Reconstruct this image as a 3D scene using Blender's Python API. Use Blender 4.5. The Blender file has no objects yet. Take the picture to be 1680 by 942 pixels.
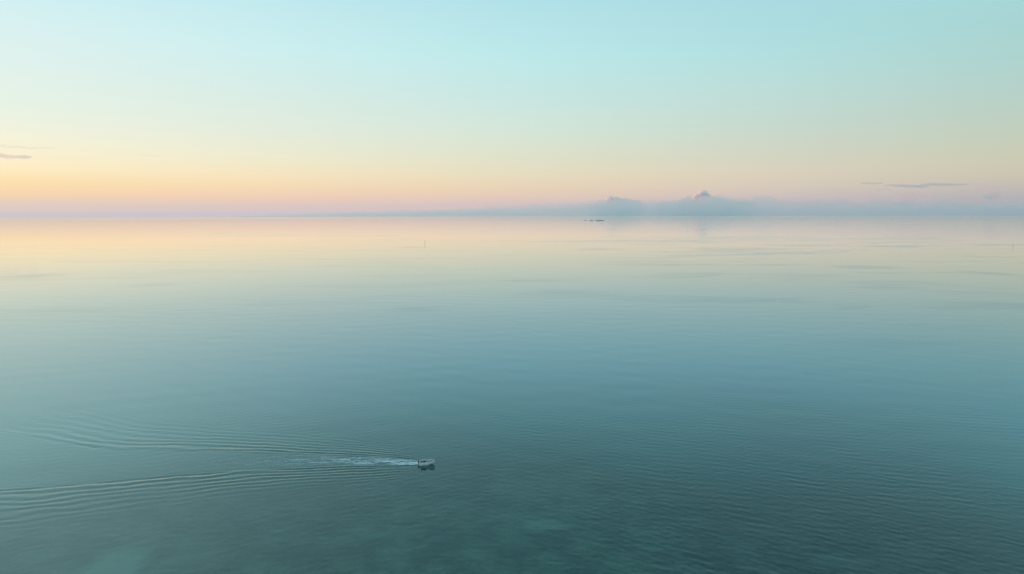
import bpy, bmesh, math, random
import numpy as np
from mathutils import Vector, noise as mnoise

random.seed(7)
rng = np.random.default_rng(7)
R_E = 6371000.0          # the sea is a piece of the real globe
CAM_H = 97.0
FPX = 1120.0             # focal length in photo pixels (1680 wide, 24 mm equivalent)
PITCH = math.radians(6.23)
ROLL = math.radians(0.143)
scene = bpy.context.scene
col = scene.collection

# ------------------------------------------------------------------ camera
cam_d = bpy.data.cameras.new('camera')
cam_d.sensor_width = 36.0
cam_d.lens = 24.0
cam_d.clip_start = 1.0
cam_d.clip_end = 600000.0
cam = bpy.data.objects.new('camera', cam_d)
col.objects.link(cam)
cam.location = (0, 0, CAM_H)
cam.rotation_mode = 'XYZ'
from mathutils import Matrix
cam.matrix_world = (Matrix.Translation((0, 0, CAM_H))
                    @ Matrix.Rotation(math.radians(90) - PITCH, 4, 'X')
                    @ Matrix.Rotation(-ROLL, 4, 'Z'))
scene.camera = cam

# ------------------------------------------------------------------ exposure
scene.view_settings.view_transform = 'Standard'
scene.view_settings.look = 'None'
scene.view_settings.exposure = 0.0
scene.view_settings.gamma = 1.0
scene.view_settings.use_curve_mapping = False
scene.cycles.use_denoising = True
scene.cycles.denoiser = 'OPENIMAGEDENOISE'
scene.cycles.denoising_input_passes = 'RGB_ALBEDO_NORMAL'
scene.cycles.use_light_tree = False
scene.cycles.max_bounces = 12
scene.cycles.diffuse_bounces = 2
scene.cycles.glossy_bounces = 3
scene.cycles.transparent_max_bounces = 24
scene.cycles.volume_bounces = 10
scene.cycles.sample_clamp_indirect = 4.0

# ------------------------------------------------------------------ sky
SUN_AZ = math.radians(-88.0)      # off to the left, just below the sea's horizon
SUN_EL = math.radians(-0.48)


def lin(c):
    out = []
    for v in c:
        v = v / 255.0
        out.append(v / 12.92 if v <= 0.04045 else ((v + 0.055) / 1.055) ** 2.4)
    return out


# twilight sky: colour by elevation (degrees) for a few azimuths (degrees, 0 = straight ahead, + = right)
SKY = {
    -36.2: [
        (0.0, (205, 198, 202)), (0.65, (226, 205, 194)), (1.37, (247, 214, 176)), (2.23, (254, 225, 176)), (3.17, (254, 238, 198)), (4.98, (246, 243, 218)), (7.29, (232, 243, 230)), (9.95, (225, 242, 237)), (12.6, (217, 241, 241)), (15, (206, 239, 242)), (22, (200, 235, 240)), (40, (168, 214, 228)), (90, (112, 172, 204))],
    -19.7: [
        (0.0, (204, 196, 205)), (0.58, (221, 199, 194)), (1.3, (240, 208, 184)), (2.09, (246, 219, 182)), (3.02, (246, 229, 192)), (4.4, (238, 235, 208)), (6.6, (227, 236, 222)), (9.95, (214, 237, 232)), (12.38, (206, 239, 239)), (14.4, (200, 236, 239)), (17, (191, 231, 237)), (22, (182, 226, 234)), (40, (148, 202, 220)), (90, (112, 172, 204))],
    1.0: [
        (0.0, (200, 190, 198)), (0.72, (212, 194, 194)), (1.37, (226, 203, 186)), (2.16, (232, 211, 184)), (3.17, (230, 220, 192)), (4.98, (221, 226, 204)), (7.29, (210, 230, 219)), (9.49, (200, 230, 226)), (12.27, (190, 233, 233)), (14.5, (183, 229, 233)), (17, (176, 224, 231)), (22, (157, 214, 226)), (40, (122, 187, 209)), (90, (112, 172, 204))],
    21.4: [
        (0.0, (186, 180, 190)), (0.86, (198, 186, 190)), (1.94, (213, 201, 187)), (2.95, (217, 208, 188)), (4.4, (210, 212, 194)), (6.6, (198, 216, 206)), (9.95, (186, 221, 217)), (12.15, (176, 222, 223)), (14.2, (172, 219, 224)), (17, (168, 215, 222)), (22, (150, 206, 219)), (40, (116, 180, 204)), (90, (112, 172, 204))],
    36.2: [
        (0.0, (172, 172, 182)), (0.86, (178, 178, 182)), (1.73, (194, 188, 180)), (2.45, (203, 197, 178)), (3.59, (203, 203, 180)), (5.21, (195, 206, 189)), (7.29, (185, 208, 198)), (9.95, (174, 211, 206)), (12.6, (167, 212, 211)), (15, (167, 216, 217)), (22, (152, 203, 213)), (40, (122, 178, 201)), (90, (112, 172, 204))],
    180.0: [
        (0, (130, 150, 172)), (2, (150, 158, 176)), (4, (172, 170, 178)), (7, (176, 186, 188)), (12, (158, 190, 200)), (22, (142, 188, 202)), (40, (120, 174, 198)), (90, (112, 172, 204))],
}
world = bpy.data.worlds.new('World')
scene.world = world
world.use_nodes = True
nt = world.node_tree
nt.nodes.clear()
N, L = nt.nodes.new, nt.links.new
tc = N('ShaderNodeTexCoord')
sep = N('ShaderNodeSeparateXYZ')
L(tc.outputs['Generated'], sep.inputs[0])


def math_node(tree, op, a, b=None, clamp=False):
    n = tree.nodes.new('ShaderNodeMath')
    n.operation = op
    n.use_clamp = clamp
    for i, v in enumerate((a, b)):
        if v is None:
            continue
        if isinstance(v, (int, float)):
            n.inputs[i].default_value = v
        else:
            tree.links.new(v, n.inputs[i])
    return n.outputs[0]


el = math_node(nt, 'ARCSINE', sep.outputs[2])
el_deg = math_node(nt, 'MULTIPLY', el, 180 / math.pi)
# ramp position: square root stretches the crowded first degrees
pos = math_node(nt, 'SQRT', math_node(nt, 'MAXIMUM', math_node(nt, 'DIVIDE', el_deg, 90.0), 0.0))
az = math_node(nt, 'MULTIPLY', math_node(nt, 'ARCTAN2', sep.outputs[0], sep.outputs[1]), 180 / math.pi)


def ramp(stops):
    n = N('ShaderNodeValToRGB')
    n.color_ramp.interpolation = 'LINEAR'
    e = n.color_ramp.elements
    while len(e) > 1:
        e.remove(e[-1])
    e[0].position = math.sqrt(stops[0][0] / 90)
    e[0].color = lin(stops[0][1]) + [1]
    for p, c in stops[1:]:
        k = e.new(math.sqrt(p / 90))
        k.color = lin(c) + [1]
    L(pos, n.inputs[0])
    return n.outputs[0]


R_ = {k: ramp(v) for k, v in SKY.items()}
chain = R_[180.0]
order = [(-150, -62, -36.2), (-36.2, -19.7, -19.7), (-19.7, 1.0, 1.0), (1.0, 21.4, 21.4), (21.4, 36.2, 36.2), (48, 150, 180.0)]
for a0, a1, key in order:
    mr = N('ShaderNodeMapRange')
    mr.interpolation_type = 'LINEAR'
    L(az, mr.inputs[0])
    mr.inputs[1].default_value = a0
    mr.inputs[2].default_value = a1
    mx = N('ShaderNodeMix')
    mx.data_type = 'RGBA'
    L(mr.outputs[0], mx.inputs[0])
    L(chain, mx.inputs[6])
    L(R_[key], mx.inputs[7])
    chain = mx.outputs[2]
skyt = N('ShaderNodeTexSky')
skyt.sky_type = 'NISHITA'
skyt.sun_disc = False
skyt.sun_elevation = SUN_EL
skyt.sun_rotation = SUN_AZ
skyt.altitude = 97
bgn = N('ShaderNodeBackground')
L(skyt.outputs[0], bgn.inputs[0])
bgn.inputs[1].default_value = 0.06
bgg = N('ShaderNodeBackground')
L(chain, bgg.inputs[0])
bgg.inputs[1].default_value = 1.03
mixs = N('ShaderNodeMixShader')
mixs.inputs[0].default_value = 0.03
L(bgg.outputs[0], mixs.inputs[1])
L(bgn.outputs[0], mixs.inputs[2])
wo = N('ShaderNodeOutputWorld')
L(mixs.outputs[0], wo.inputs[0])

# ------------------------------------------------------------------ sun: already set for the sea, still on the cloud tops
sun_d = bpy.data.lights.new('sun', 'SUN')
sun_d.energy = 5.0
sun_d.angle = math.radians(0.5)
sun_d.color = (1.0, 0.29, 0.15)
sun = bpy.data.objects.new('sun', sun_d)
col.objects.link(sun)
S = Vector((math.sin(SUN_AZ) * math.cos(SUN_EL), math.cos(SUN_AZ) * math.cos(SUN_EL), math.sin(SUN_EL)))
sun.rotation_euler = S.to_track_quat('Z', 'Y').to_euler()
sun.location = (-60, 6, 140)


# ------------------------------------------------------------------ helpers
def tag(o, label=None, cat=None, group=None, kind=None):
    if label: o['label'] = label
    if cat: o['category'] = cat
    if group: o['group'] = group
    if kind: o['kind'] = kind
    return o


def link(name, me, mat=None, parent=None):
    o = bpy.data.objects.new(name, me)
    col.objects.link(o)
    if mat is not None:
        me.materials.append(mat)
    o.parent = parent
    return o


def empty(name, loc, rz=0.0):
    o = bpy.data.objects.new(name, None)
    col.objects.link(o)
    o.location = loc
    o.rotation_euler = (0, 0, rz)
    o.empty_display_size = 0.3
    return o


M_CAM = cam.matrix_world.to_3x3()


def ground(px, py):
    """Where the sight line through a photo pixel meets the sea, for laying out the place."""
    d = M_CAM @ Vector(((px - 840), -(py - 471), -FPX))
    d.normalize()
    # sphere centred (0,0,-R_E)
    o = CAM_H + R_E
    b = o * d.z
    disc = b * b - (o * o - R_E * R_E)
    if disc < 0:
        return None
    t = -b - math.sqrt(disc)
    return (d.x * t, d.y * t, CAM_H + d.z * t)


def sea_z(x, y):
    return -(x * x + y * y) / (2 * R_E)


def direction(px, py):
    d = M_CAM @ Vector(((px - 840), -(py - 471), -FPX))
    return d.normalized()


def new_mat(name):
    m = bpy.data.materials.new(name)
    m.use_nodes = True
    m.node_tree.nodes.clear()
    out = m.node_tree.nodes.new('ShaderNodeOutputMaterial')
    return m, m.node_tree, out


def principled(name, color, rough=0.5, metal=0.0, var=0.12, scale=6.0, bump=0.0):
    m, t, out = new_mat(name)
    p = t.nodes.new('ShaderNodeBsdfPrincipled')
    p.inputs['Roughness'].default_value = rough
    p.inputs['Metallic'].default_value = metal
    tcx = t.nodes.new('ShaderNodeTexCoord')
    nz = t.nodes.new('ShaderNodeTexNoise')
    nz.inputs['Scale'].default_value = scale
    nz.inputs['Detail'].default_value = 5
    t.links.new(tcx.outputs['Object'], nz.inputs['Vector'])
    r = t.nodes.new('ShaderNodeValToRGB')
    r.color_ramp.elements[0].position = 0.3
    r.color_ramp.elements[1].position = 0.7
    r.color_ramp.elements[0].color = [c * (1 - var) for c in color] + [1]
    r.color_ramp.elements[1].color = [min(1, c * (1 + var)) for c in color] + [1]
    t.links.new(nz.outputs['Fac'], r.inputs[0])
    t.links.new(r.outputs[0], p.inputs['Base Color'])
    if bump:
        b = t.nodes.new('ShaderNodeBump')
        b.inputs['Strength'].default_value = bump
        t.links.new(nz.outputs['Fac'], b.inputs['Height'])
        t.links.new(b.outputs[0], p.inputs['Normal'])
    t.links.new(p.outputs[0], out.inputs['Surface'])
    return m


# ------------------------------------------------------------------ value noise on arrays (large-scale mottling)
def vnoise(x, y, seed):
    g = np.random.default_rng(seed).random((256, 256)).astype(np.float32)
    xi = np.floor(x).astype(np.int64); yi = np.floor(y).astype(np.int64)
    fx = (x - xi).astype(np.float32); fy = (y - yi).astype(np.float32)
    fx = fx * fx * fx * (fx * (fx * 6 - 15) + 10); fy = fy * fy * fy * (fy * (fy * 6 - 15) + 10)
    a = g[xi & 255, yi & 255]; b = g[(xi + 1) & 255, yi & 255]
    c = g[xi & 255, (yi + 1) & 255]; d = g[(xi + 1) & 255, (yi + 1) & 255]
    return (a * (1 - fx) + b * fx) * (1 - fy) + (c * (1 - fx) + d * fx) * fy


def fbm(x, y, seed, octs=4):
    s = 0; w = 1; tot = 0
    for i in range(octs):
        s = s + w * vnoise(x * 2 ** i + 17.3 * i, y * 2 ** i + 5.1 * i, seed + i)
        tot += w; w *= 0.5
    return s / tot


def sstep(a, b, x):
    t = np.clip((x - a) / (b - a), 0, 1)
    return t * t * (3 - 2 * t)


# ------------------------------------------------------------------ the sea: one sheet, polar grid on the globe
BOAT = ground(700, 762)
HEAD = math.radians(2.0)                       # heading, from +X towards +Y


def build_sea_grid():
    n_d = 940
    th = np.concatenate([np.linspace(-42, 42, n_d), np.linspace(42, 318, 72)[1:-1]]) * math.pi / 180
    f = FPX * 1024 / 1680
    horizon = f * math.tan(PITCH - math.acos(R_E / (R_E + CAM_H)))   # px above centre
    ys = np.arange(400, -horizon + 1.0, -0.52)                       # px below centre
    dep = np.arctan(ys / f) + PITCH
    o = CAM_H + R_E
    b = -o * np.sin(dep)
    t = -b - np.sqrt(b * b - (o * o - R_E * R_E))
    r = t * np.cos(dep)
    far = np.geomspace(r[-1], 330000, 46)[1:]
    near = np.linspace(4, r[0], 12)[:-1]
    return th, np.concatenate([near, r, far])


TH, RR = build_sea_grid()
nr, nth = len(RR), len(TH)
X = (RR[:, None] * np.sin(TH)[None, :])
Y = (RR[:, None] * np.cos(TH)[None, :])
Z0 = -(X * X + Y * Y) / (2 * R_E)

# arms of the wake, traced on the water behind the boat
UP = [(694, 757), (640, 750.5), (560, 746), (420, 741.5), (280, 738), (150, 735.5), (75, 722), (0, 710), (-120, 690), (-260, 668)]
LO = [(694, 763), (640, 764.5), (560, 766), (420, 772), (280, 781), (150, 793), (75, 799.5), (0, 804.5), (-120, 812), (-260, 820)]
up = np.array([ground(*p)[:2] for p in UP])[::-1]
lo = np.array([ground(*p)[:2] for p in LO])[::-1]


def smooth_interp(xq, xs, ys):
    return np.interp(xq, xs, ys)


rows = (RR > 100) & (RR < 1500)
ri = np.where(rows)[0]
xs, ys_ = X[ri][:, :].astype(np.float32), Y[ri][:, :].astype(np.float32)
dr = np.gradient(RR)[ri].astype(np.float32)[:, None]
dth = np.gradient(TH).astype(np.float32)
dth[938:] = 0.07
rh_x, rh_y = np.sin(TH).astype(np.float32)[None, :], np.cos(TH).astype(np.float32)[None, :]
rr = RR[ri].astype(np.float32)[:, None]
H = np.zeros_like(xs)

# broad zones: where the breeze touches the water more or less
zone = fbm(xs / 90.0, ys_ / 130.0, 31, 3)
dist = np.sqrt(xs * xs + ys_ * ys_)
right = sstep(-60, 120, xs / dist * 400)
left = 1 - sstep(-160, 40, xs / dist * 400)
near_left = 1 - 0.6 * left * (1 - sstep(270, 360, dist))


def add_waves(count, lmin, lmax, main, spread, slope, mask, seed):
    g = np.random.default_rng(seed)
    acc = np.zeros_like(xs)
    for i in range(count):
        lam = lmin * (lmax / lmin) ** g.random()
        a = main + g.normal(0, spread)
        kx, ky = np.float32(2 * math.pi / lam * math.cos(a)), np.float32(2 * math.pi / lam * math.sin(a))
        amp = slope * lam / (2 * math.pi) / math.sqrt(count / 2)
        pr = np.abs(kx * rh_x + ky * rh_y) * dr
        pt = np.abs(kx * rh_y - ky * rh_x) * rr * dth[None, :]
        att = np.clip((2.6 - np.maximum(pr, pt)) / 1.4, 0, 1)
        acc += att * np.float32(amp) * np.sin(kx * xs + ky * ys_ + np.float32(g.random() * 6.283))
    return acc * mask


patch = 0.55 + 0.9 * fbm(xs / 38.0, ys_ / 60.0, 55, 3)
H += add_waves(50, 2.0, 5.5, math.radians(68), 0.26, 0.017, patch * (0.30 + 0.75 * right), 3)
H += add_waves(34, 2.2, 5.5, math.radians(118), 0.30, 0.020, patch * (0.30 + 0.75 * left) * near_left, 4)
H += add_waves(26, 1.6, 3.2, math.radians(90), 0.6, 0.014, patch * near_left, 5)
H += add_waves(10, 14, 34, math.radians(75), 0.4, 0.003, 1.0, 6)

# wake
order_u = np.argsort(up[:, 0]); order_l = np.argsort(lo[:, 0])
yu = np.interp(xs, up[order_u, 0], up[order_u, 1])
yl = np.interp(xs, lo[order_l, 0], lo[order_l, 1])
s_b = BOAT[0] - 3.0 - xs                      # metres behind the stern
yc = 0.5 * (yu + yl)
hw = np.maximum(0.5 * (yu - yl), 0.3)
v = (ys_ - yc) / hw
behind = sstep(0, 6, s_b)
# the fan of diverging waves outside each arm
fade_bend = sstep(-250, -165, xs)
for arm_y, sgn, g0 in ((yu, 1, fade_bend), (yl, -1, 1.0)):
    q = (ys_ - arm_y) * sgn
    lam = 2.15 + 0.026 * np.clip(s_b, 0, 260)
    u = np.clip(q / lam, -1, 12)
    wob = 1.1 * (fbm(xs / 20.0, ys_ / 9.0, 101, 4) - 0.5)
    env = sstep(-0.35, 0.15, u) * np.exp(-np.clip(u, 0, 12) / 4.4) * (1 - sstep(5.5, 7.5, u)) * (0.25 + 1.4 * fbm(xs / 9.0, ys_ / 4.0, 103, 3))
    slope = 0.18 * (0.45 + 0.55 * np.exp(-s_b / 150) + 0.9 * np.exp(-s_b / 40)) * sstep(1, 8, s_b) * g0
    H += np.where(s_b > 0, env * slope * lam / 6.283 * np.sin(6.283 * (u + wob) - 1.2), 0)
# the sharp inner crests
for arm_y, sgn in ((yu, 1), (yl, -1)):
    q = (ys_ - arm_y) * sgn
    wl = 2.4 + 0.004 * np.clip(s_b, 0, 300)
    env = np.exp(-(q / (1.5 + 0.004 * np.clip(s_b, 0, 300))) ** 2)
    wob = 0.8 + 0.5 * vnoise(xs / 9.0, ys_ * 0 + 3.0, 77)
    H += behind * env * np.cos(2 * math.pi * q / wl + 0.8) * 0.058 * (1 + 2.2 * np.exp(-s_b / 40)) * wob * (0.35 + 0.65 * np.exp(-s_b / 140)) * (s_b < 330)
# churned water straight behind the stern
core = np.exp(-(v / 0.75) ** 2) * behind * np.exp(-s_b / 55)
H += core * 0.10 * (fbm(xs / 1.6, ys_ / 0.9, 91, 3) - 0.5) * 2

Z = Z0.copy()
Z[ri] += H


# attributes -------------------------------------------------------------
def spot(px, py, wpx, hpx):
    """a soft patch on the water; sizes given as it is seen from the drone"""
    a = ground(px, py); b = ground(px + wpx, py); c = ground(px, py + hpx)
    rx = abs(b[0] - a[0]); ry = abs(c[1] - a[1])
    return np.exp(-(((X - a[0]) / rx) ** 2 + ((Y - a[1]) / ry) ** 2))


D = np.sqrt(X * X + Y * Y)
lr = np.log(np.maximum(D, 50))
# ruffled bands: cat's-paws stretched along the shore
wx_ = 160 * (fbm(X / 260.0, Y / 200.0, 15, 3) - 0.5); wy_ = 150 * (fbm(X / 220.0 + 5, Y / 170.0, 16, 3) - 0.5)
ruf = fbm((X + wx_) / 210.0 + 3, (Y + wy_) / 70.0, 11, 5)
ruf2 = fbm(X / 1000.0 + 9, Y / 330.0 + 4, 21, 4)
ruf3 = fbm(X / 6000.0, Y / 2600.0 + 2, 41, 4)
m1 = sstep(520, 800, D) * (1 - sstep(2200, 3200, D))
m2 = sstep(1500, 2600, D) * (1 - sstep(6000, 9000, D))
m3 = sstep(5000, 9000, D)
azr = X / np.maximum(Y, 1)
side = 0.25 + 0.75 * sstep(0.05, 0.45, azr)
wisp = side * m1 * sstep(0.50, 0.72, ruf) + 0.5 * m2 * sstep(0.56, 0.74, ruf2) + 0.25 * m3 * sstep(0.55, 0.72, ruf3)
for (px, py, w, h, a) in [(50, 454, 38, 4, 1), (246, 468, 34, 3.2, .6), (680, 507, 44, 4, .9), (372, 382, 22, 1.4, .9), (822, 379, 18, 1.2, .9),
                          (676, 406, 22, 1.3, .9), (982, 409, 34, 1.6, .9), (1190, 411, 44, 1.3, .9), (870, 461, 55, 2, .7), (640, 386, 24, 1.6, .6),
                          (1330, 452, 60, 4, .6), (1460, 472, 60, 4, .6), (1600, 500, 70, 8, .5), (1610, 448, 26, 4, .8), (1540, 536, 60, 4, .5),
                          (1500, 390, 70, 1.5, .6), (930, 480, 90, 5, .35), (440, 500, 60, 2.5, .3), (120, 510, 80, 2.5, .3), (1450, 565, 120, 10, .5)]:
    br = 0.35 + 1.3 * fbm(X / 60.0, Y / 25.0, 61, 3)
    wisp = wisp + a * spot(px, py, w, h) * np.clip(br, 0, 1.4)
wisp = np.clip(wisp, 0, 1) * (0.45 + 0.8 * fbm(X / 140.0, Y / 40.0, 65, 3))

# depth of the water: a shelf below the drone, falling away seaward and to the right
shelf = 2.3 + 0.046 * np.maximum(D - 165, 0) + 0.006 * np.clip(X + 60, -110, 900)
shelf = shelf + 1.6 * (fbm(X / 70.0, Y / 55.0, 71, 3) - 0.5)
depth = np.clip(shelf, 1.2, 60)


def grid_mesh(name, zz, r_idx):
    nrow = len(r_idx)
    co = np.empty((nrow, nth, 3), np.float32)
    co[..., 0] = X[r_idx]; co[..., 1] = Y[r_idx]; co[..., 2] = zz
    a = (np.arange(nrow - 1)[:, None] * nth + np.arange(nth)[None, :])
    b = (np.arange(nrow - 1)[:, None] * nth + (np.arange(nth)[None, :] + 1) % nth)
    quads = np.stack([a, b, b + nth, a + nth], -1).reshape(-1, 4)
    me = bpy.data.meshes.new(name)
    me.vertices.add(nrow * nth)
    me.vertices.foreach_set('co', co.reshape(-1))
    me.loops.add(quads.size)
    me.loops.foreach_set('vertex_index', quads.reshape(-1).astype(np.int32))
    me.polygons.add(len(quads))
    me.polygons.foreach_set('loop_start', np.arange(0, quads.size, 4, dtype=np.int32))
    me.update(calc_edges=True)
    me.polygons.foreach_set('use_smooth', np.ones(len(quads), bool))
    return me


sea_me = grid_mesh('sea', Z, np.arange(nr))
# glare on the left painted in as a paler water body, clear water over the drop-off to the right
left_glare = sstep(-0.05, -0.80, azr) * (1 - 0.6 * sstep(500, 1800, D)) * (Y > 0)
clear = np.exp(-((azr - 0.54) / 0.38) ** 2) * (1 - sstep(240, 520, D)) * (Y > 0)
for nm, arr in (('ruffle', wisp), ('depth', depth), ('left_glare', left_glare), ('clear', clear)):
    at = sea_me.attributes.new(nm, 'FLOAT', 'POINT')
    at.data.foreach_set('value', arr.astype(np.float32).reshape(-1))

sea_mat, t, out = new_mat('sea_water')
n_ = t.nodes.new
ar = n_('ShaderNodeAttribute'); ar.attribute_name = 'ruffle'
ad = n_('ShaderNodeAttribute'); ad.attribute_name = 'depth'
geo = n_('ShaderNodeNewGeometry')
# fine ripples under the size of the mesh
nz = n_('ShaderNodeTexNoise'); nz.inputs['Scale'].default_value = 0.9; nz.inputs['Detail'].default_value = 3
mp = n_('ShaderNodeMapping'); mp.inputs['Scale'].default_value = (0.55, 1.0, 1.0); mp.inputs['Rotation'].default_value = (0, 0, 0.25)
t.links.new(geo.outputs['Position'], mp.inputs[0]); t.links.new(mp.outputs[0], nz.inputs['Vector'])
bp = n_('ShaderNodeBump'); bp.inputs['Strength'].default_value = 0.35; bp.inputs['Distance'].default_value = 0.06
t.links.new(nz.outputs['Fac'], bp.inputs['Height'])
vl = n_('ShaderNodeVectorMath'); vl.operation = 'LENGTH'; t.links.new(geo.outputs['Position'], vl.inputs[0])
bf = n_('ShaderNodeMapRange'); bf.interpolation_type = 'SMOOTHSTEP'
bf.inputs[1].default_value = 250; bf.inputs[2].default_value = 1100; bf.inputs[3].default_value = 0.35; bf.inputs[4].default_value = 0.03
t.links.new(vl.outputs['Value'], bf.inputs[0]); t.links.new(bf.outputs[0], bp.inputs['Strength'])
rough = math_node(t, 'ADD', math_node(t, 'MULTIPLY', ar.outputs['Fac'], 0.07), 0.07)
gl = n_('ShaderNodeBsdfGlossy'); gl.distribution = 'MULTI_GGX'
gl.inputs['Color'].default_value = (1, 1, 1, 1)
t.links.new(rough, gl.inputs['Roughness'])
t.links.new(bp.outputs[0], gl.inputs['Normal'])
fr = n_('ShaderNodeFresnel'); fr.inputs['IOR'].default_value = 1.37
t.links.new(bp.outputs[0], fr.inputs['Normal'])
# water body: light scattered back by the water itself, bluer where deep, greener over the shelf
deep = n_('ShaderNodeMapRange'); deep.inputs[1].default_value = 1; deep.inputs[2].default_value = 24
t.links.new(ad.outputs['Fac'], deep.inputs[0])
bc = n_('ShaderNodeValToRGB')
e = bc.color_ramp.elements
e[0].position = 0.0; e[0].color = (0.110, 0.340, 0.270, 1)
e[1].position = 1.0; e[1].color = (0.008, 0.235, 0.295, 1)
for p_, c_ in ((0.10, (0.065, 0.220, 0.175)), (0.22, (0.038, 0.150, 0.132)), (0.34, (0.018, 0.165, 0.165)), (0.58, (0.008, 0.225, 0.285))):
    k_ = e.new(p_); k_.color = (*c_, 1)
t.links.new(deep.outputs[0], bc.inputs[0])
a_glare = n_('ShaderNodeAttribute'); a_glare.attribute_name = 'left_glare'
acl = n_('ShaderNodeAttribute'); acl.attribute_name = 'clear'
m_cl = n_('ShaderNodeMix'); m_cl.data_type = 'RGBA'; m_cl.inputs[7].default_value = (0.010, 0.060, 0.062, 1)
t.links.new(math_node(t, 'MULTIPLY', acl.outputs['Fac'], 0.65), m_cl.inputs[0]); t.links.new(bc.outputs[0], m_cl.inputs[6])
m_glare = n_('ShaderNodeMix'); m_glare.data_type = 'RGBA'; m_glare.inputs[7].default_value = (0.29, 0.42, 0.34, 1)  # warm pale tone that paints the left-hand glare into the water
t.links.new(math_node(t, 'MULTIPLY', a_glare.outputs['Fac'], 0.85), m_glare.inputs[0]); t.links.new(m_cl.outputs[2], m_glare.inputs[6])
df = n_('ShaderNodeBsdfDiffuse'); t.links.new(m_glare.outputs[2], df.inputs['Color'])
tr = n_('ShaderNodeBsdfTransparent'); tr.inputs['Color'].default_value = (0.72, 0.90, 0.84, 1)
sfade = n_('ShaderNodeMapRange'); sfade.interpolation_type = 'SMOOTHSTEP'
sfade.inputs[1].default_value = 5; sfade.inputs[2].default_value = 11; sfade.inputs[3].default_value = 1; sfade.inputs[4].default_value = 0
t.links.new(ad.outputs['Fac'], sfade.inputs[0])
see = math_node(t, 'MULTIPLY', math_node(t, 'EXPONENT', math_node(t, 'MULTIPLY', ad.outputs['Fac'], -0.09)), math_node(t, 'MULTIPLY', sfade.outputs[0], 0.95))
see = math_node(t, 'MULTIPLY', see, math_node(t, 'SUBTRACT', 1.0, math_node(t, 'MULTIPLY', a_glare.outputs['Fac'], 0.12)))
body = n_('ShaderNodeMixShader'); t.links.new(see, body.inputs[0])
t.links.new(df.outputs[0], body.inputs[1]); t.links.new(tr.outputs[0], body.inputs[2])
# reflection raised above plain Fresnel at low angles, brightening the far sea; ruffled water mirrors less than slick water
refl = math_node(t, 'MULTIPLY', fr.outputs[0], math_node(t, 'ADD', math_node(t, 'MULTIPLY', fr.outputs[0], 0.29), 1.0))
refl = math_node(t, 'MULTIPLY', refl, math_node(t, 'SUBTRACT', 1.0, math_node(t, 'MULTIPLY', ar.outputs['Fac'], 0.15)), True)
mix = n_('ShaderNodeMixShader'); t.links.new(refl, mix.inputs[0])
t.links.new(body.outputs[0], mix.inputs[1]); t.links.new(gl.outputs[0], mix.inputs[2])
t.links.new(mix.outputs[0], out.inputs['Surface'])
sea = link('sea', sea_me, sea_mat)
tag(sea, 'calm teal sea rippling out to the horizon', 'sea', kind='structure')

# ------------------------------------------------------------------ seabed under the shallows
bx = np.arange(-420, 421, 3.0); by = np.arange(60, 480, 3.0)
BX, BY = np.meshgrid(bx, by)
bd = np.sqrt(BX ** 2 + BY ** 2)
bdep = np.clip(2.3 + 0.046 * np.maximum(bd - 165, 0) + 0.006 * np.clip(BX + 60, -110, 900) + 1.6 * (fbm(BX / 70.0, BY / 55.0, 71, 3) - 0.5), 1.2, 60)
bz = -bdep - BX * 0
verts = np.stack([BX, BY, bz], -1).reshape(-1, 3)
w = len(bx)
ii = (np.arange(len(by) - 1)[:, None] * w + np.arange(w - 1)[None, :]).reshape(-1)
faces = np.stack([ii, ii + 1, ii + w + 1, ii + w], -1)
bed_me = bpy.data.meshes.new('seabed')
bed_me.from_pydata(verts.tolist(), [], faces.tolist())
bed_me.polygons.foreach_set('use_smooth', np.ones(len(faces), bool))


def bspot(px, py, wpx, hpx):
    a = ground(px, py); b = ground(px + wpx, py); c = ground(px, py + hpx)
    rx = abs(b[0] - a[0]); ry = abs(c[1] - a[1])
    wx = 6 * (fbm(BX / 14.0, BY / 14.0, 81, 3) - 0.5); wy = 8 * (fbm(BX / 16.0 + 7, BY / 16.0, 82, 3) - 0.5)
    q = ((BX + wx - a[0]) / rx) ** 2 + ((BY + wy - a[1]) / ry) ** 2
    return sstep(1.5, 0.6, q)


sand = np.zeros_like(BX)
for (px, py, ww, hh, a) in [(172, 915, 44, 46, 1.0), (205, 885, 30, 16, .5), (905, 838, 40, 8, .7), (1440, 930, 70, 16, .9), (1375, 895, 45, 10, .5),
                            (1045, 936, 26, 10, .6), (60, 900, 50, 20, .15), (620, 900, 60, 10, .12)]:
    sand = np.maximum(sand, a * bspot(px, py, ww, hh))
at = bed_me.attributes.new('sand', 'FLOAT', 'POINT')
at.data.foreach_set('value', sand.astype(np.float32).reshape(-1))
bed_mat, t, out = new_mat('seabed_reef')
n_ = t.nodes.new
geo = n_('ShaderNodeNewGeometry')
asd = n_('ShaderNodeAttribute'); asd.attribute_name = 'sand'
n1 = n_('ShaderNodeTexNoise'); n1.inputs['Scale'].default_value = 0.085; n1.inputs['Detail'].default_value = 8; n1.inputs['Roughness'].default_value = 0.65
n2 = n_('ShaderNodeTexNoise'); n2.inputs['Scale'].default_value = 0.9; n2.inputs['Detail'].default_value = 4
for q in (n1, n2): t.links.new(geo.outputs['Position'], q.inputs['Vector'])
rp = n_('ShaderNodeValToRGB')
e = rp.color_ramp.elements
e[0].position = 0.42; e[0].color = (0.12, 0.105, 0.070, 1)
e[1].position = 0.64; e[1].color = (0.60, 0.51, 0.35, 1)
t.links.new(n1.outputs['Fac'], rp.inputs[0])
sp = n_('ShaderNodeMix'); sp.data_type = 'RGBA'; sp.blend_type = 'MULTIPLY'; sp.inputs[0].default_value = 0.5
t.links.new(rp.outputs[0], sp.inputs[6]); t.links.new(n2.outputs['Fac'], sp.inputs[7])
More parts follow.
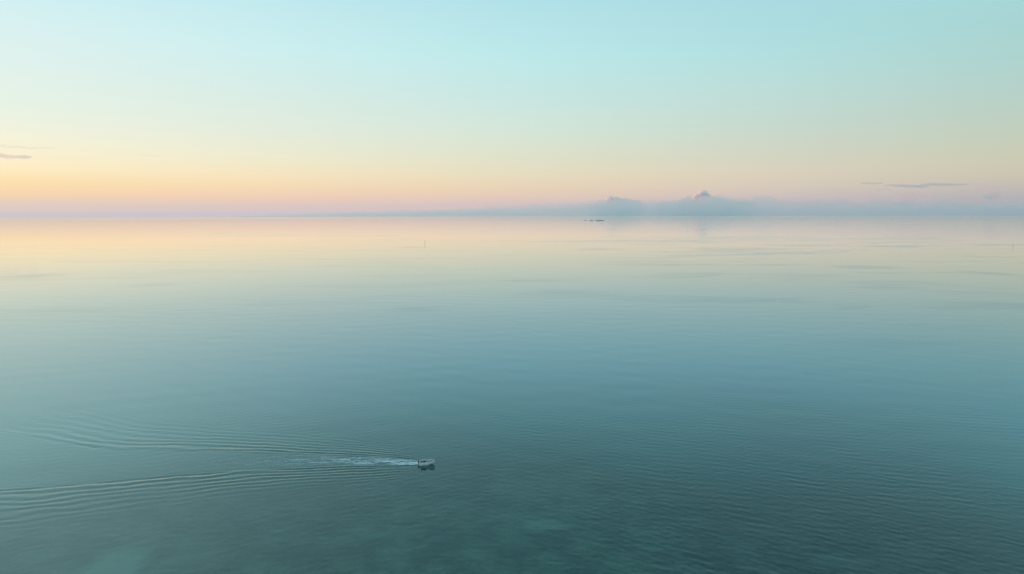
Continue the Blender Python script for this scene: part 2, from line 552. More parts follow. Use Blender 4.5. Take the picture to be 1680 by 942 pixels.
sm = n_('ShaderNodeMix'); sm.data_type = 'RGBA'; sm.inputs[7].default_value = (0.78, 0.74, 0.58, 1)
t.links.new(asd.outputs['Fac'], sm.inputs[0]); t.links.new(sp.outputs[2], sm.inputs[6])
d_ = n_('ShaderNodeBsdfDiffuse'); t.links.new(sm.outputs[2], d_.inputs[0]); t.links.new(d_.outputs[0], out.inputs['Surface'])
bed = link('seabed', bed_me, bed_mat)
tag(bed, 'brown reef and pale sand seen through the shallow water', 'seabed', kind='structure')

# ------------------------------------------------------------------ surface height at a point
TH_D, RRl = TH[:940], RR


def water_z(x, y):
    r = math.hypot(x, y); a = math.atan2(x, y)
    fr_ = np.interp(r, RRl, np.arange(nr)); fc = np.interp(a, TH_D, np.arange(940))
    i = int(min(fr_, nr - 2)); j = int(min(fc, 938)); u = fr_ - i; w_ = fc - j
    return float((Z[i, j] * (1 - w_) + Z[i, j + 1] * w_) * (1 - u) + (Z[i + 1, j] * (1 - w_) + Z[i + 1, j + 1] * w_) * u)


# ------------------------------------------------------------------ clouds: closed lumps filled with even vapour
def cloud_mat(name, density, color, aniso=0.2):
    m, t, out = new_mat(name)
    vs = t.nodes.new('ShaderNodeVolumePrincipled')
    vs.inputs['Color'].default_value = (*color, 1)
    vs.inputs['Density'].default_value = density
    vs.inputs['Anisotropy'].default_value = aniso
    t.links.new(vs.outputs[0], out.inputs['Volume'])
    return m


def sky_point(px, py, dist):
    """a point dist metres away along the sight line, as (position, metres per photo pixel there)"""
    d = direction(px, py)
    return Vector((0, 0, CAM_H)) + d * dist, dist / FPX


def lump_mesh(name, blobs, voxel, amp, freq, seed):
    """union of balls (x,y,z,rx,ry,rz) remeshed into one closed skin, then roughened"""
    bm = bmesh.new()
    for (x, y, z, rx, ry, rz) in blobs:
        r = bmesh.ops.create_icosphere(bm, subdivisions=2, radius=1.0)
        for v in r['verts']:
            v.co = Vector((v.co.x * rx + x, v.co.y * ry + y, v.co.z * rz + z))
    me0 = bpy.data.meshes.new(name + '_tmp')
    bm.to_mesh(me0); bm.free()
    ob = bpy.data.objects.new(name + '_tmp', me0)
    scr = bpy.data.scenes.new('scratch')
    scr.collection.objects.link(ob)
    md = ob.modifiers.new('r', 'REMESH'); md.mode = 'VOXEL'; md.voxel_size = voxel
    with bpy.context.temp_override(scene=scr, view_layer=scr.view_layers[0]):
        dg = bpy.context.evaluated_depsgraph_get()
        me = bpy.data.meshes.new_from_object(ob.evaluated_get(dg))
    bpy.data.objects.remove(ob); bpy.data.meshes.remove(me0); bpy.data.scenes.remove(scr)
    off = Vector((seed * 13.7, seed * 5.1, seed * 3.3))
    nrm = [v.normal.copy() for v in me.vertices]
    for v, n in zip(me.vertices, nrm):
        f = mnoise.fractal(v.co * freq + off, 1.0, 2.0, 4)
        v.co += n * f * amp
    me.name = name
    me.polygons.foreach_set('use_smooth', [True] * len(me.polygons))
    return me


CLOUD_D = 84000.0
cum_mat = cloud_mat('cumulus_vapour', 0.0014, (0.995, 0.997, 1.0), 0.45)
crown_mat = cloud_mat('cumulus_crown_vapour', 0.0060, (1.0, 0.998, 0.997), 0.0)
faint_mat = cloud_mat('thin_cumulus_vapour', 0.00050, (0.99, 0.985, 0.98), 0.1)
streak_mat = cloud_mat('streak_vapour', 0.00042, (0.90, 0.89, 0.93), 0.5)
bank_mat = cloud_mat('cloud_bank_vapour', 0.00017, (0.997, 0.998, 1.0), 0.78)


def cumulus(name, label, px, py, pts, mat, dist=CLOUD_D, group=None, voxel=90, amp=110, seed=1, crown=()):
    """pts: balls given in photo pixels about the anchor (dx, dy up, r)"""
    p, s = sky_point(px, py, dist)
    blobs = [(dx * s, (random.random() - .5) * 300 * k, dy * s, r * s * 1.05, r * s * 1.2 * k, r * s) for dx, dy, r, k in [(*q, 1)[:4] for q in pts]]
    me = lump_mesh(name, blobs, voxel, amp, 1 / 520.0, seed)
    o = link(name, me, mat)
    o.location = p
    o.rotation_euler = (0, 0, -math.atan2(p.x, p.y))
    tag(o, label, 'cloud', group)
    if crown:      # the dense turrets that still catch the sun
        cb = [(dx * s, -r * s * .9, dy * s, r * s, r * s, r * s) for dx, dy, r in crown]
        link('crown', lump_mesh('crown', cb, 40, 45, 1 / 300.0, seed + 3), crown_mat, o)
    return o




def heap(profile, n, rmin, rmax, seed):
    """balls heaped under an outline (dx, top) in photo pixels; small ones near the edge of the heap, large ones in its heart"""
    g = random.Random(seed)
    xs0 = [p[0] for p in profile]; hs = [p[1] for p in profile]
    out_ = []
    for i in range(n):
        dx = g.uniform(xs0[0] + 2, xs0[-1] - 2)
        h = float(np.interp(dx, xs0, hs))
        r = g.uniform(rmin, rmax)
        top_ = h - (0 if i % 2 == 0 else g.uniform(0, max(h, 0) * .7))
        out_.append((dx, top_ - r, r))
    for dx in np.arange(xs0[0] + 3, xs0[-1] - 2, 3.0):       # solid heart down to the flat base
        h = float(np.interp(dx, xs0, hs)) - 2.0
        y = h - 4.5
        while y > -30:
            out_.append((dx, y, 4.5)); y -= 4.5
    return [(dx, y, r, max(.12, min(1.0, (dx - xs0[0]) / 30.0, (xs0[-1] - dx) / 30.0))) for dx, y, r in out_]


cumulus('cumulus_cloud', 'tallest cumulus cloud, peaked like a mountain with a pink lit crown', 1152, 334,
        heap([(-80, 1), (-60, 4), (-44, 6), (-34, 9), (-28, 14), (-23, 15), (-19, 11), (-14, 15), (-9, 18), (-4, 21), (0, 23), (4, 21), (9, 18), (14, 13), (22, 10), (32, 7), (46, 5), (64, 4), (84, 2)], 110, 1.8, 4.2, 3), cum_mat, seed=1, voxel=75, amp=60,
        crown=[(-13, 10, 3.2), (-9.5, 13, 3.4), (-6, 15.5, 3.2), (-2.5, 19, 2.6), (-10, 8, 3.4), (-25, 10.5, 2.4), (-24, 12, 1.6), (1, 17, 3.2), (4, 15, 3.4), (8, 12.5, 3), (-3, 14, 4)])
cumulus('cumulus_cloud', 'small cumulus cloud with one pink tuft, above the distant islets', 1008, 336,
        heap([(-48, 0), (-36, 3), (-26, 6), (-18, 9), (-13, 13), (-8, 16), (-4, 13), (2, 14), (7, 12), (14, 13), (22, 11), (34, 10), (44, 7), (52, 3)], 80, 1.6, 3.4, 4), cum_mat, seed=5, voxel=75, amp=55,
        crown=[(-11, 9, 2.6), (-8, 12, 2.8), (-13, 7, 2.2), (-4, 10, 2.2), (-6, 8, 3), (3, 11, 1.8), (7, 10, 1.6), (-19, 5, 1.6)])
cumulus('cumulus_cloud', 'faint pink column of cloud by the right edge, over the low bank', 1624, 320,
        [(0, 3, 6), (4, 6, 6), (-3, 9, 5), (-9, 12, 4), (-15, 14, 3), (5, 0, 5), (-1, -1, 6), (12, 8, 3.5), (8, 2, 5), (-20, 16, 2)], faint_mat, seed=8, voxel=60, amp=160)
cumulus('cumulus_cloud', 'faint broad pink puff of cloud below the longest grey streak', 1478, 326,
        [(0, 0, 9), (12, 3, 8), (-8, 5, 7), (5, -6, 7), (24, 5, 6), (-12, -3, 6)], cloud_mat('veil_vapour', 0.00026, (0.99, 0.985, 0.98), 0.1), seed=9, voxel=60, amp=160)


def streak(label, px, py, wpx, hpx, dist, group, seed, mat=streak_mat):
    p, s = sky_point(px, py, dist)
    n = max(4, int(wpx / (hpx * 2.2)))
    g = random.Random(seed)
    blobs = []
    for i in range(n):
        f = (i + .5) / n * 2 - 1
        k = math.sqrt(max(0.05, 1 - f * f))
        blobs.append((f * wpx * .5 * s, g.uniform(-1, 1) * s * hpx * 2, g.uniform(-.25, .25) * hpx * s,
                      hpx * s * g.uniform(1.6, 2.6), hpx * s * 3.5, hpx * s * .5 * k * g.uniform(.75, 1.15)))
    me = lump_mesh('streak_cloud', blobs, hpx * s * .16, hpx * s * .10, 1 / (hpx * s * 1.4), seed)
    o = link('streak_cloud', me, mat)
    o.location = p
    o.rotation_euler = (0, 0, -math.atan2(p.x, p.y))
    tag(o, label, 'cloud', group)


streak('longest thin grey streak of cloud above the bank, far right', 1520, 304, 96, 5.0, 62000, 'thin cloud streaks over the bank', 1)
streak('short grey streak of cloud level with the longest one, left of it', 1428, 301, 26, 3.4, 62000, 'thin cloud streaks over the bank', 2)
streak('faint sliver of cloud just under the short grey streak', 1446, 311, 24, 1.6, 62000, 'thin cloud streaks over the bank', 3)
streak('thick mauve streak of cloud cut by the left edge', 2, 255.5, 62, 6.0, 62000, 'cloud streaks in the yellow glow', 4)
streak('long hair-thin streak of cloud, highest at the left edge', 8, 240.5, 116, 2.6, 62000, 'cloud streaks in the yellow glow', 5)
streak('tiny lone wisp of cloud in the yellow sky', 246, 255.5, 26, 1.3, 62000, 'cloud streaks in the yellow glow', 6)

# the low bank along the horizon: a long wedge of vapour, thinning upward
prof = [(330, 1), (430, 4), (520, 7), (600, 9), (690, 12), (760, 13), (840, 18), (900, 20), (960, 23), (1010, 25), (1060, 24), (1110, 27), (1160, 31), (1210, 30),
        (1260, 28), (1330, 26), (1400, 22), (1480, 20), (1560, 22), (1640, 20), (1760, 22), (1900, 14), (2100, 1)]
verts, faces, nz_, d0 = [], [], 220, 72000.0
for i in range(nz_):
    px = 330 + (2100 - 330) * i / (nz_ - 1)
    h = np.interp(px, [p[0] for p in prof], [p[1] for p in prof])
    h *= 1 + 0.16 * mnoise.fractal(Vector((px / 34.0, 1.7, 0)), 1.0, 2.0, 4) + 0.10 * mnoise.fractal(Vector((px / 9.0, 4.7, 0)), 1.0, 2.0, 3)
    hz = 355.0
    a = math.atan((px - 840) / FPX)
    s_ = d0 / FPX / math.cos(a)
    zb = -math.hypot(1, 0) * (math.acos(R_E / (R_E + CAM_H))) * d0 + CAM_H
    for (dd, ff) in ((0, 0), (900, .45), (2100, .78), (3600, .97), (4200, 1.0), (4900, .97), (6400, .78), (7600, .45), (8500, 0)):
        r = d0 + dd - 4200
        z = zb - 700 if ff == 0 else zb + ff * h * s_ * math.cos(a)
        verts.append((math.sin(a) * r, math.cos(a) * r, z))
for i in range(nz_ - 1):
    for j in range(9):
        k = (j + 1) % 9
        faces.append((i * 9 + j, i * 9 + k, (i + 1) * 9 + k, (i + 1) * 9 + j))
faces.append(tuple(range(8, -1, -1)))
faces.append(tuple((nz_ - 1) * 9 + j for j in range(9)))
me = bpy.data.meshes.new('cloud_bank')
me.from_pydata(verts, [], faces)
bm = bmesh.new(); bm.from_mesh(me); bmesh.ops.recalc_face_normals(bm, faces=bm.faces); bm.to_mesh(me); bm.free()
tag(link('cloud_bank', me, bank_mat), 'long low blue grey cloud bank lying along the horizon', 'cloud bank')

# ------------------------------------------------------------------ islets
isl_mat, t, out = new_mat('islet_scrub_and_rock')
p_ = t.nodes.new('ShaderNodeBsdfDiffuse')
g_ = t.nodes.new('ShaderNodeNewGeometry')
nzz = t.nodes.new('ShaderNodeTexNoise'); nzz.inputs['Scale'].default_value = 0.05; nzz.inputs['Detail'].default_value = 5
t.links.new(g_.outputs['Position'], nzz.inputs['Vector'])
rp = t.nodes.new('ShaderNodeValToRGB')
rp.color_ramp.elements[0].position = .4; rp.color_ramp.elements[0].color = (0.38, 0.40, 0.40, 1)  # rock and scrub tones made paler to include the distance haze
rp.color_ramp.elements[1].position = .62; rp.color_ramp.elements[1].color = (0.56, 0.54, 0.50, 1)
t.links.new(nzz.outputs['Fac'], rp.inputs[0]); t.links.new(rp.outputs[0], p_.inputs[0]); t.links.new(p_.outputs[0], out.inputs['Surface'])


def islet(label, px, py, wpx, hm, seed):
    a = ground(px, py)
    s = math.hypot(a[0], a[1]) / FPX
    nx, ny = 60, 18
    W, Dp = wpx * s, 55.0
    vs, fs = [], []
    for j in range(ny):
        for i in range(nx):
            u = i / (nx - 1) * 2 - 1; v_ = j / (ny - 1) * 2 - 1
            e = max(0.0, 1 - abs(u) ** 2.6 - v_ * v_)
            z = hm * e ** .45 * (0.62 + 0.75 * (mnoise.fractal(Vector((u * W / 60 + seed * 9, v_ * 1.1, seed)), 1.0, 2.0, 4) * .5 + .3))
            vs.append((u * W / 2, v_ * Dp / 2, max(z, 0) - (1.5 if e <= 0 else 0.2)))
    for j in range(ny - 1):
        for i in range(nx - 1):
            q = j * nx + i
            fs.append((q, q + 1, q + 1 + nx, q + nx))
    me = bpy.data.meshes.new('islet'); me.from_pydata(vs, [], fs)
    me.polygons.foreach_set('use_smooth', [True] * len(me.polygons))
    o = link('islet', me, isl_mat); o.location = a
    o.rotation_euler = (0, 0, -math.atan2(a[0], a[1]))
    tag(o, label, 'islet', 'low islets near the horizon')


islet('largest dark low islet near the horizon, under the clouds', 984, 362.2, 15, 10, 1)
islet('short dark islet just left of the largest one', 970.5, 362.2, 6.5, 9, 2)
islet('faintest tiny islet at the left end of the row', 960.5, 362.0, 4.5, 6, 3)

# ------------------------------------------------------------------ channel markers standing on the reef
pile_mat = principled('weathered_pile', (0.16, 0.15, 0.13), 0.8)
dark_mat = principled('faded_green_paint', (0.07, 0.10, 0.09), 0.7)


def marker(label, px, py, height, rad):
    a = ground(px, py)
    root = empty('channel_marker', (a[0], a[1], a[2]))
    tag(root, label, 'marker', 'channel markers on the far water')
    bm = bmesh.new()
    bmesh.ops.create_cone(bm, cap_ends=True, segments=12, radius1=rad, radius2=rad * .75, depth=height + 6)
    bmesh.ops.translate(bm, verts=bm.verts, vec=(0, 0, height / 2 - 3))
    me = bpy.data.meshes.new('pile'); bm.to_mesh(me); bm.free()
    link('pile', me, pile_mat, root)
    bm = bmesh.new()
    bmesh.ops.create_cone(bm, cap_ends=True, segments=12, radius1=rad * 1.6, radius2=rad * 1.6, depth=.3)
    bmesh.ops.translate(bm, verts=bm.verts, vec=(0, 0, height * .8))
    me = bpy.data.meshes.new('platform'); bm.to_mesh(me); bm.free()
    link('platform', me, pile_mat, root)
    bm = bmesh.new()
    bmesh.ops.create_cone(bm, cap_ends=True, segments=12, radius1=rad * 1.3, radius2=0.05, depth=height * .14)
    bmesh.ops.translate(bm, verts=bm.verts, vec=(0, 0, height * 1.07))
    me = bpy.data.meshes.new('topmark'); bm.to_mesh(me); bm.free()
    link('topmark', me, dark_mat, root)


marker('slim dark marker pole standing in the sea left of centre', 697, 401, 12.5, 0.36)
marker('faint dark marker pole standing in the sea near the right edge', 1662, 406, 10.5, 0.26)

# ------------------------------------------------------------------ the boat
BX0, BY0 = BOAT[0], BOAT[1]
TRIM = math.radians(3.0)
boat = empty('motor_boat', (BX0, BY0, 0.0), HEAD)
boat.rotation_euler = (0, -TRIM, HEAD)
boat.scale = (1.08, 1.0, 1.0)
tag(boat, 'small off white motorboat with outboard, grey canopy and bow rail, trailing a wake', 'boat')
m_white = principled('gelcoat_white', (0.90, 0.86, 0.80), 0.35, var=0.06)
m_grey = principled('gelcoat_grey', (0.72, 0.74, 0.75), 0.4, var=0.08)
m_deck = principled('deck_nonslip', (0.50, 0.49, 0.46), 0.75, var=0.1, scale=30)
m_steel = principled('stainless_tube', (0.62, 0.62, 0.63), 0.3, 0.8, var=0.05)
m_navy = principled('engine_navy', (0.012, 0.018, 0.045), 0.4)
m_black = principled('black_rubber', (0.02, 0.02, 0.02), 0.7)
m_vinyl = principled('seat_vinyl', (0.10, 0.09, 0.085), 0.6)
m_glass, t, out = new_mat('tinted_screen')
gp = t.nodes.new('ShaderNodeBsdfPrincipled')
gp.inputs['Base Color'].default_value = (0.25, 0.38, 0.38, 1); gp.inputs['Roughness'].default_value = 0.05
gp.inputs['Transmission Weight'].default_value = 0.7; gp.inputs['IOR'].default_value = 1.1
t.links.new(gp.outputs[0], out.inputs['Surface'])


LIFT = 0.38
HIGH = ('foredeck', 'hatch', 'bow_rail', 'mid_rail', 'stanchion', 'anchor_locker', 'outboard_engine', 'mount_bracket')


def part(name, bm, mat, parent, smooth=False):
    if name in HIGH:
        bmesh.ops.translate(bm, verts=bm.verts, vec=(0, 0, LIFT))
    bmesh.ops.recalc_face_normals(bm, faces=bm.faces)
    me = bpy.data.meshes.new(name)
    bm.to_mesh(me); bm.free()
    if smooth:
        me.polygons.foreach_set('use_smooth', [True] * len(me.polygons))
    return link(name, me, mat, parent)


def box_bm(x0, x1, y0, y1, z0, z1, bev=0.03, taper=0.0):
    bm = bmesh.new()
    bmesh.ops.create_cube(bm, size=1)
    for v in bm.verts:
        up_ = v.co.z > 0
        k = 1 - taper if up_ else 1
        v.co = Vector(((x0 + x1) / 2 + v.co.x * (x1 - x0) * k, (y0 + y1) / 2 + v.co.y * (y1 - y0) * k, z1 if up_ else z0))
    if bev:
        bmesh.ops.bevel(bm, geom=list(bm.edges), offset=bev, segments=2, affect='EDGES')
    return bm


def tube_bm(paths, r=0.02, seg=8):
    bm = bmesh.new()
    for pts in paths:
        pts = [Vector(p) for p in pts]
        rings = []
        for i, p in enumerate(pts):
            d = (pts[min(i + 1, len(pts) - 1)] - pts[max(i - 1, 0)]).normalized()
            u = d.orthogonal().normalized(); w_ = d.cross(u)
            rings.append([bm.verts.new(p + (u * math.cos(2 * math.pi * k / seg) + w_ * math.sin(2 * math.pi * k / seg)) * r) for k in range(seg)])
        for a_, b_ in zip(rings, rings[1:]):
            for k in range(seg):
                bm.faces.new((a_[k], a_[(k + 1) % seg], b_[(k + 1) % seg], b_[k]))
        bm.faces.new(rings[0]); bm.faces.new(rings[-1][::-1])
    return bm


# hull lofted from stations: x, half beam at sheer, sheer z, half beam at chine, chine z, keel z
ST = [(-2.55, 1.05, .74, .92, .02, -.28), (-1.8, 1.10, .76, .95, .02, -.30), (-0.8, 1.13, .80, .97, .03, -.32), (0.2, 1.12, .86, .93, .07, -.33),
      (1.1, 1.02, .95, .76, .16, -.30), (1.8, .82, 1.04, .50, .30, -.20), (2.4, .52, 1.13, .24, .50, .02), (2.75, .26, 1.18, .09, .72, .34), (2.98, .03, 1.22, .015, 1.0, .80)]


ST = [(x, b, z + LIFT, c + (.09 if i < 6 else 0), zc + (.10 if i < 6 else .2), k) for i, (x, b, z, c, zc, k) in enumerate(ST)]


def hull_ring(s):
    x, bs, zs, bc_, zc, zk = s
    fl = .06
    return [(x, 0, zk), (x, -bc_ * .55, zk + (zc - zk) * .6), (x, -bc_, zc), (x, -(bs * .55 + bc_ * .45) - .02, zc + (zs - zc) * .45), (x, -bs, zs),
            (x, -max(bs - .12, .005), zs + .015), (x, -max(bs - .14, .004), zs - fl)]


bm = bmesh.new()
full = []
for s_ in ST:
    half = hull_ring(s_)
    ring = half[::-1] + [(x, -y, z) for x, y, z in half[1:]]
    full.append([bm.verts.new(p) for p in ring])
for a_, b_ in zip(full, full[1:]):
    for k in range(len(a_) - 1):
        bm.faces.new((a_[k], a_[k + 1], b_[k + 1], b_[k]))
bm.faces.new(full[0][2:-2]); bm.faces.new(full[-1][2:-2])
hull = part('hull', bm, m_white, boat, True)
# lower band of the topsides
bm = bmesh.new()
for sg in (-1, 1):
    prev = None
    for x, bs, zs, bc_, zc, zk in ST[:-1]:
        mid = (bs * .55 + bc_ * .45) + .02
        a_ = bm.verts.new((x, sg * (bc_ + .012), zc)); b_ = bm.verts.new((x, sg * (mid + .012), zc + (zs - zc) * .42))
        if prev: bm.faces.new((prev[0], a_, b_, prev[1]))
        prev = (a_, b_)
part('lower_band', bm, m_grey, hull, True)
rail_paths = []
for sg in (-1, 1):
    rail_paths.append([(x, sg * (bs + .02), zs - .03) for x, bs, zs, *_ in ST])
part('rub_rail', tube_bm(rail_paths, .03), m_grey, hull, True)
part('cockpit_floor', box_bm(-2.5, 1.2, -.93, .93, .18, .24, 0), m_deck, boat)
bm = bmesh.new()   # foredeck
prev = None
for x, bs, zs, *_ in ST[3:]:
    b_ = max(bs - .10, .004)
    r_ = [bm.verts.new((x, -b_, zs - .03)), bm.verts.new((x, 0, zs + .05)), bm.verts.new((x, b_, zs - .03))]
    if prev:
        bm.faces.new((prev[0], r_[0], r_[1], prev[1])); bm.faces.new((prev[1], r_[1], r_[2], prev[2]))
    prev = r_
deck = part('foredeck', bm, m_deck, boat, True)
part('hatch', box_bm(1.25, 1.75, -.25, .25, .96, 1.07, .03), m_grey, deck)
part('transom_bulkhead', box_bm(-2.53, -2.35, -.95, .95, .2, .74 + LIFT, .02), m_white, boat)
cons = part('helm_console', box_bm(-.05, .55, -.75, .75, .22, 1.22, .06, .08), m_white, boat)
part('steering_wheel', tube_bm([[(-.12, -.35 + .18 * math.cos(a), 1.02 + .18 * math.sin(a)) for a in [i * math.pi / 8 for i in range(17)]]], .018), m_black, cons)
bm = bmesh.new()   # raked windscreen, real thickness
for z0_, z1_ in ((1.2, 1.62),):
    q = [(.62, -.78, z0_), (.62, .78, z0_), (.34, .66, z1_), (.34, -.66, z1_)]
    a_ = [bm.verts.new(p) for p in q]; b_ = [bm.verts.new((x - .015, y, z)) for x, y, z in q]
    bm.faces.new(a_); bm.faces.new(b_[::-1])
    for k in range(4): bm.faces.new((a_[k], b_[k], b_[(k + 1) % 4], a_[(k + 1) % 4]))
ws = part('windscreen', bm, m_glass, boat)
part('windscreen_frame', tube_bm([[(.62, -.79, 1.2), (.33, -.67, 1.64), (.33, .67, 1.64), (.62, .79, 1.2)]], .03), m_white, ws, True)
m_canvas = principled('canopy_canvas', (0.42, 0.41, 0.38), 0.9)
top = part('canopy', box_bm(-2.05, .12, -.90, .90, 1.84, 1.90, .02), m_canvas, boat)
for sg in (-1, 1):
    part('grab_rail', tube_bm([[(-1.9, sg * .85, 1.91), (-1.85, sg * .85, 1.98), (.0, sg * .85, 1.98), (.05, sg * .85, 1.91)]], .016), m_steel, top, True)
for x, sg in ((-2.0, -1), (-2.0, 1), (.06, -1), (.06, 1)):
    part('post', tube_bm([[(x - .02, sg * 1.0, .74 + LIFT), (x, sg * .9, 1.86)]], .03), m_white, boat, True)
for y in (-.45, .45):
    sb = part('seat', box_bm(-.95, -.5, y - .24, y + .24, .62, .76, .04), m_vinyl, boat)
    part('backrest', box_bm(-1.05, -.95, y - .24, y + .24, .70, 1.15, .03), m_vinyl, sb)
    part('pedestal', box_bm(-.82, -.64, y - .1, y + .1, .24, .63, .01), m_grey, sb)
part('stern_bench', box_bm(-2.33, -1.85, -.85, .85, .24, .62, .04), m_vinyl, boat)
# bow rail
xs_r = [(0.9, .97, 1.0), (1.5, .88, 1.06), (2.1, .64, 1.14), (2.6, .34, 1.2), (2.9, .06, 1.24)]
top_l = [(x - .0, -y, z + (.2 if i == 0 else .45)) for i, (x, y, z) in enumerate(xs_r)]
top_r = [(x, -y, z) for x, y, z in top_l][::-1]
br = part('bow_rail', tube_bm([top_l + top_r], .026), m_steel, boat, True)
mid_l = [(x, -y, z + .23) for x, y, z in xs_r[1:]]
part('mid_rail', tube_bm([mid_l + [(x, -y, z) for x, y, z in mid_l][::-1]], .018), m_steel, br, True)
for i, (x, y, z) in enumerate(xs_r):
    for sg in (-1, 1):
        if i == 4 and sg == 1: continue
        part('stanchion', tube_bm([[(x, sg * y * .97, z - .08), (x, sg * y, z + (.2 if i == 0 else .45))]], .024), m_steel, br, True)
part('anchor_locker', box_bm(2.02, 2.36, -.2, .2, 1.1, 1.5, .05, .15), m_white, boat)
# outboard
eng = part('outboard_engine', box_bm(-3.12, -2.62, -.21, .21, .72, 1.22, .10, .18), m_navy, boat, True)
part('engine_leg', box_bm(-2.98, -2.74, -.08, .08, -.5, .74 + LIFT, .03), m_navy, eng)
part('mount_bracket', box_bm(-2.76, -2.53, -.16, .16, .3, .78, .02), m_black, eng)
bm = bmesh.new()
for k in range(3):
    a = k * 2 * math.pi / 3
    pts = [(-3.02, .03 * math.cos(a + 1.5), -.42 + .03 * math.sin(a + 1.5)), (-2.99, .17 * math.cos(a - .4), -.42 + .17 * math.sin(a - .4)), (-3.04, .18 * math.cos(a + .4), -.42 + .18 * math.sin(a + .4))]
    f_ = [bm.verts.new(p) for p in pts]; g2 = [bm.verts.new((x + .02, y, z)) for x, y, z in pts]
    bm.faces.new(f_); bm.faces.new(g2[::-1])
    for q in range(3): bm.faces.new((f_[q], g2[q], g2[(q + 1) % 3], f_[(q + 1) % 3]))
part('propeller', bm, m_black, eng)

# ------------------------------------------------------------------ the helmsman, seated at the wheel
m_cloth = principled('dark_clothes', (0.035, 0.033, 0.032), 0.9)
m_skin = principled('skin', (0.36, 0.20, 0.14), 0.6)


def world_pt(p):
    return boat.matrix_basis @ Vector(p)


sy = -.45
J = {'hip': (-.72, sy, .84), 'waist': (-.75, sy, 1.02), 'chest': (-.73, sy, 1.25), 'neck': (-.70, sy, 1.43), 'chin': (-.67, sy, 1.50), 'head': (-.67, sy, 1.60), 'crown': (-.68, sy, 1.69)}
E = [('hip', 'waist'), ('waist', 'chest'), ('chest', 'neck'), ('neck', 'chin'), ('chin', 'head'), ('head', 'crown')]
RAD = {'hip': .15, 'waist': .14, 'chest': .165, 'neck': .06, 'chin': .075, 'head': .095, 'crown': .06}
for sg, nm in ((-1, 'a'), (1, 'b')):
    J.update({'sh' + nm: (-.71, sy + sg * .19, 1.37), 'el' + nm: (-.55, sy + sg * .25, 1.12), 'wr' + nm: (-.27, sy + sg * .15, 1.06), 'hd' + nm: (-.15, sy + .10 + sg * .14, 1.06),
              'th' + nm: (-.66, sy + sg * .10, .84), 'kn' + nm: (-.27, sy + sg * .13, .83), 'an' + nm: (-.22, sy + sg * .13, .36), 'ft' + nm: (-.08, sy + sg * .13, .28)})
    E += [('chest', 'sh' + nm), ('sh' + nm, 'el' + nm), ('el' + nm, 'wr' + nm), ('wr' + nm, 'hd' + nm), ('hip', 'th' + nm), ('th' + nm, 'kn' + nm), ('kn' + nm, 'an' + nm), ('an' + nm, 'ft' + nm)]
    RAD.update({'sh' + nm: .075, 'el' + nm: .05, 'wr' + nm: .034, 'hd' + nm: .04, 'th' + nm: .10, 'kn' + nm: .07, 'an' + nm: .045, 'ft' + nm: .04})
keys = list(J)
me = bpy.data.meshes.new('person_skeleton')
me.from_pydata([J[k] for k in keys], [(keys.index(a), keys.index(b)) for a, b in E], [])
tmp = bpy.data.objects.new('tmp_person', me); col.objects.link(tmp)
tmp.modifiers.new('skin', 'SKIN')
for k, sv in zip(keys, me.skin_vertices[0].data):
    sv.radius = (RAD[k], RAD[k]); sv.use_root = (k == 'hip')
sb_ = tmp.modifiers.new('sub', 'SUBSURF'); sb_.levels = 2; sb_.render_levels = 2
pm = bpy.data.meshes.new_from_object(tmp.evaluated_get(bpy.context.evaluated_depsgraph_get()))
bpy.data.objects.remove(tmp)
pm.name = 'person'
pm.materials.clear(); pm.materials.append(m_cloth); pm.materials.append(m_skin)
for f_ in pm.polygons:
    f_.use_smooth = True
    c = f_.center
    f_.material_index = 1 if (c.z > 1.44 or (c.x > -.26 and c.z > .98)) else 0
person = bpy.data.objects.new('person', pm); col.objects.link(person)
person.matrix_basis = boat.matrix_basis.copy()
tag(person, 'person in dark clothes seated at the wheel under the grey canopy', 'person')
bm = bmesh.new()
bmesh.ops.create_icosphere(bm, subdivisions=3, radius=.115)
for v in list(bm.verts):
    if v.co.z < -.01 + .9 * max(v.co.x, -.03): bm.verts.remove(v)
bmesh.ops.translate(bm, verts=bm.verts, vec=(-.69, sy, 1.62))
part('hair', bm, m_black, person, True)

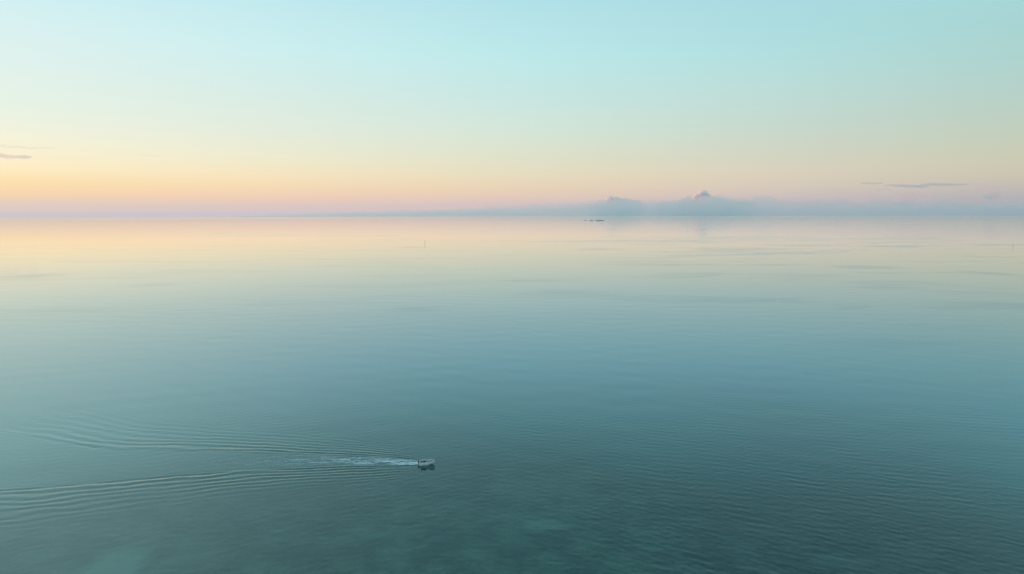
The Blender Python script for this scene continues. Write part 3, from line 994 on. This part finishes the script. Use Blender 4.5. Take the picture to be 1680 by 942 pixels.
# ------------------------------------------------------------------ foam of the wake
fo_mat, t, out = new_mat('sea_foam')
fd = t.nodes.new('ShaderNodeBsdfDiffuse'); fd.inputs[0].default_value = (0.95, 0.92, 0.88, 1)
t.links.new(fd.outputs[0], out.inputs['Surface'])
vs, fs = [], []
cu = np.argsort(up[:, 0]); cl = np.argsort(lo[:, 0])
g = random.Random(4)


def fleck(x, y, lx, ly):
    z = water_z(x, y) + .03
    b0 = len(vs); n = 5; rot = g.uniform(-.25, .25)
    for k in range(n):
        a = 2 * math.pi * k / n
        q = g.uniform(.55, 1.15)
        u, w_ = lx * q * math.cos(a), ly * q * math.sin(a)
        vs.append((x + u * math.cos(rot) - w_ * math.sin(rot), y + u * math.sin(rot) + w_ * math.cos(rot), z + g.uniform(0, .02)))
    fs.append(tuple(range(b0, b0 + n)))


for i in range(60000):
    s_ = g.expovariate(1 / 30.0)
    if s_ > 150: continue
    x = BX0 - 2.9 * math.cos(HEAD) - s_
    yu_ = np.interp(x, up[cu, 0], up[cu, 1]); yl_ = np.interp(x, lo[cl, 0], lo[cl, 1])
    c0, hw_ = (yu_ + yl_) / 2, (yu_ - yl_) / 2
    mode = g.random()
    if mode < .80: w_ = g.gauss(0, .22)
    elif mode < .90: w_ = g.gauss(.55, .16)
    else: w_ = g.gauss(-.55, .16)
    y = c0 + w_ * max(hw_, .8)
    # streaky, but never in clumps
    if .6 * mnoise.noise(Vector((x / 9.0, y / .7, 3))) + .5 * mnoise.noise(Vector((x / 2.0, y / .4, 9))) < .0034 * s_ - .04: continue
    k = math.exp(-s_ / 50)
    fleck(x, y, g.uniform(.10, .34) * (.55 + .45 * k), g.uniform(.04, .11) * (.55 + .45 * k))
for i in range(260):          # along the waterline of the hull
    f_ = g.random(); sg = g.choice((-1, 1))
    lx_ = -2.7 + 4.0 * f_; ly_ = sg * (1.02 - .25 * f_ ** 2 + abs(g.gauss(0, .10)))
    fleck(BX0 + lx_ * math.cos(HEAD) - ly_ * math.sin(HEAD), BY0 + lx_ * math.sin(HEAD) + ly_ * math.cos(HEAD), g.uniform(.1, .3), g.uniform(.05, .12))
me = bpy.data.meshes.new('wake_foam'); me.from_pydata(vs, [], fs)
tag(link('wake_foam', me, fo_mat), 'white foam streaks churned up behind the motorboat', 'foam', kind='stuff')
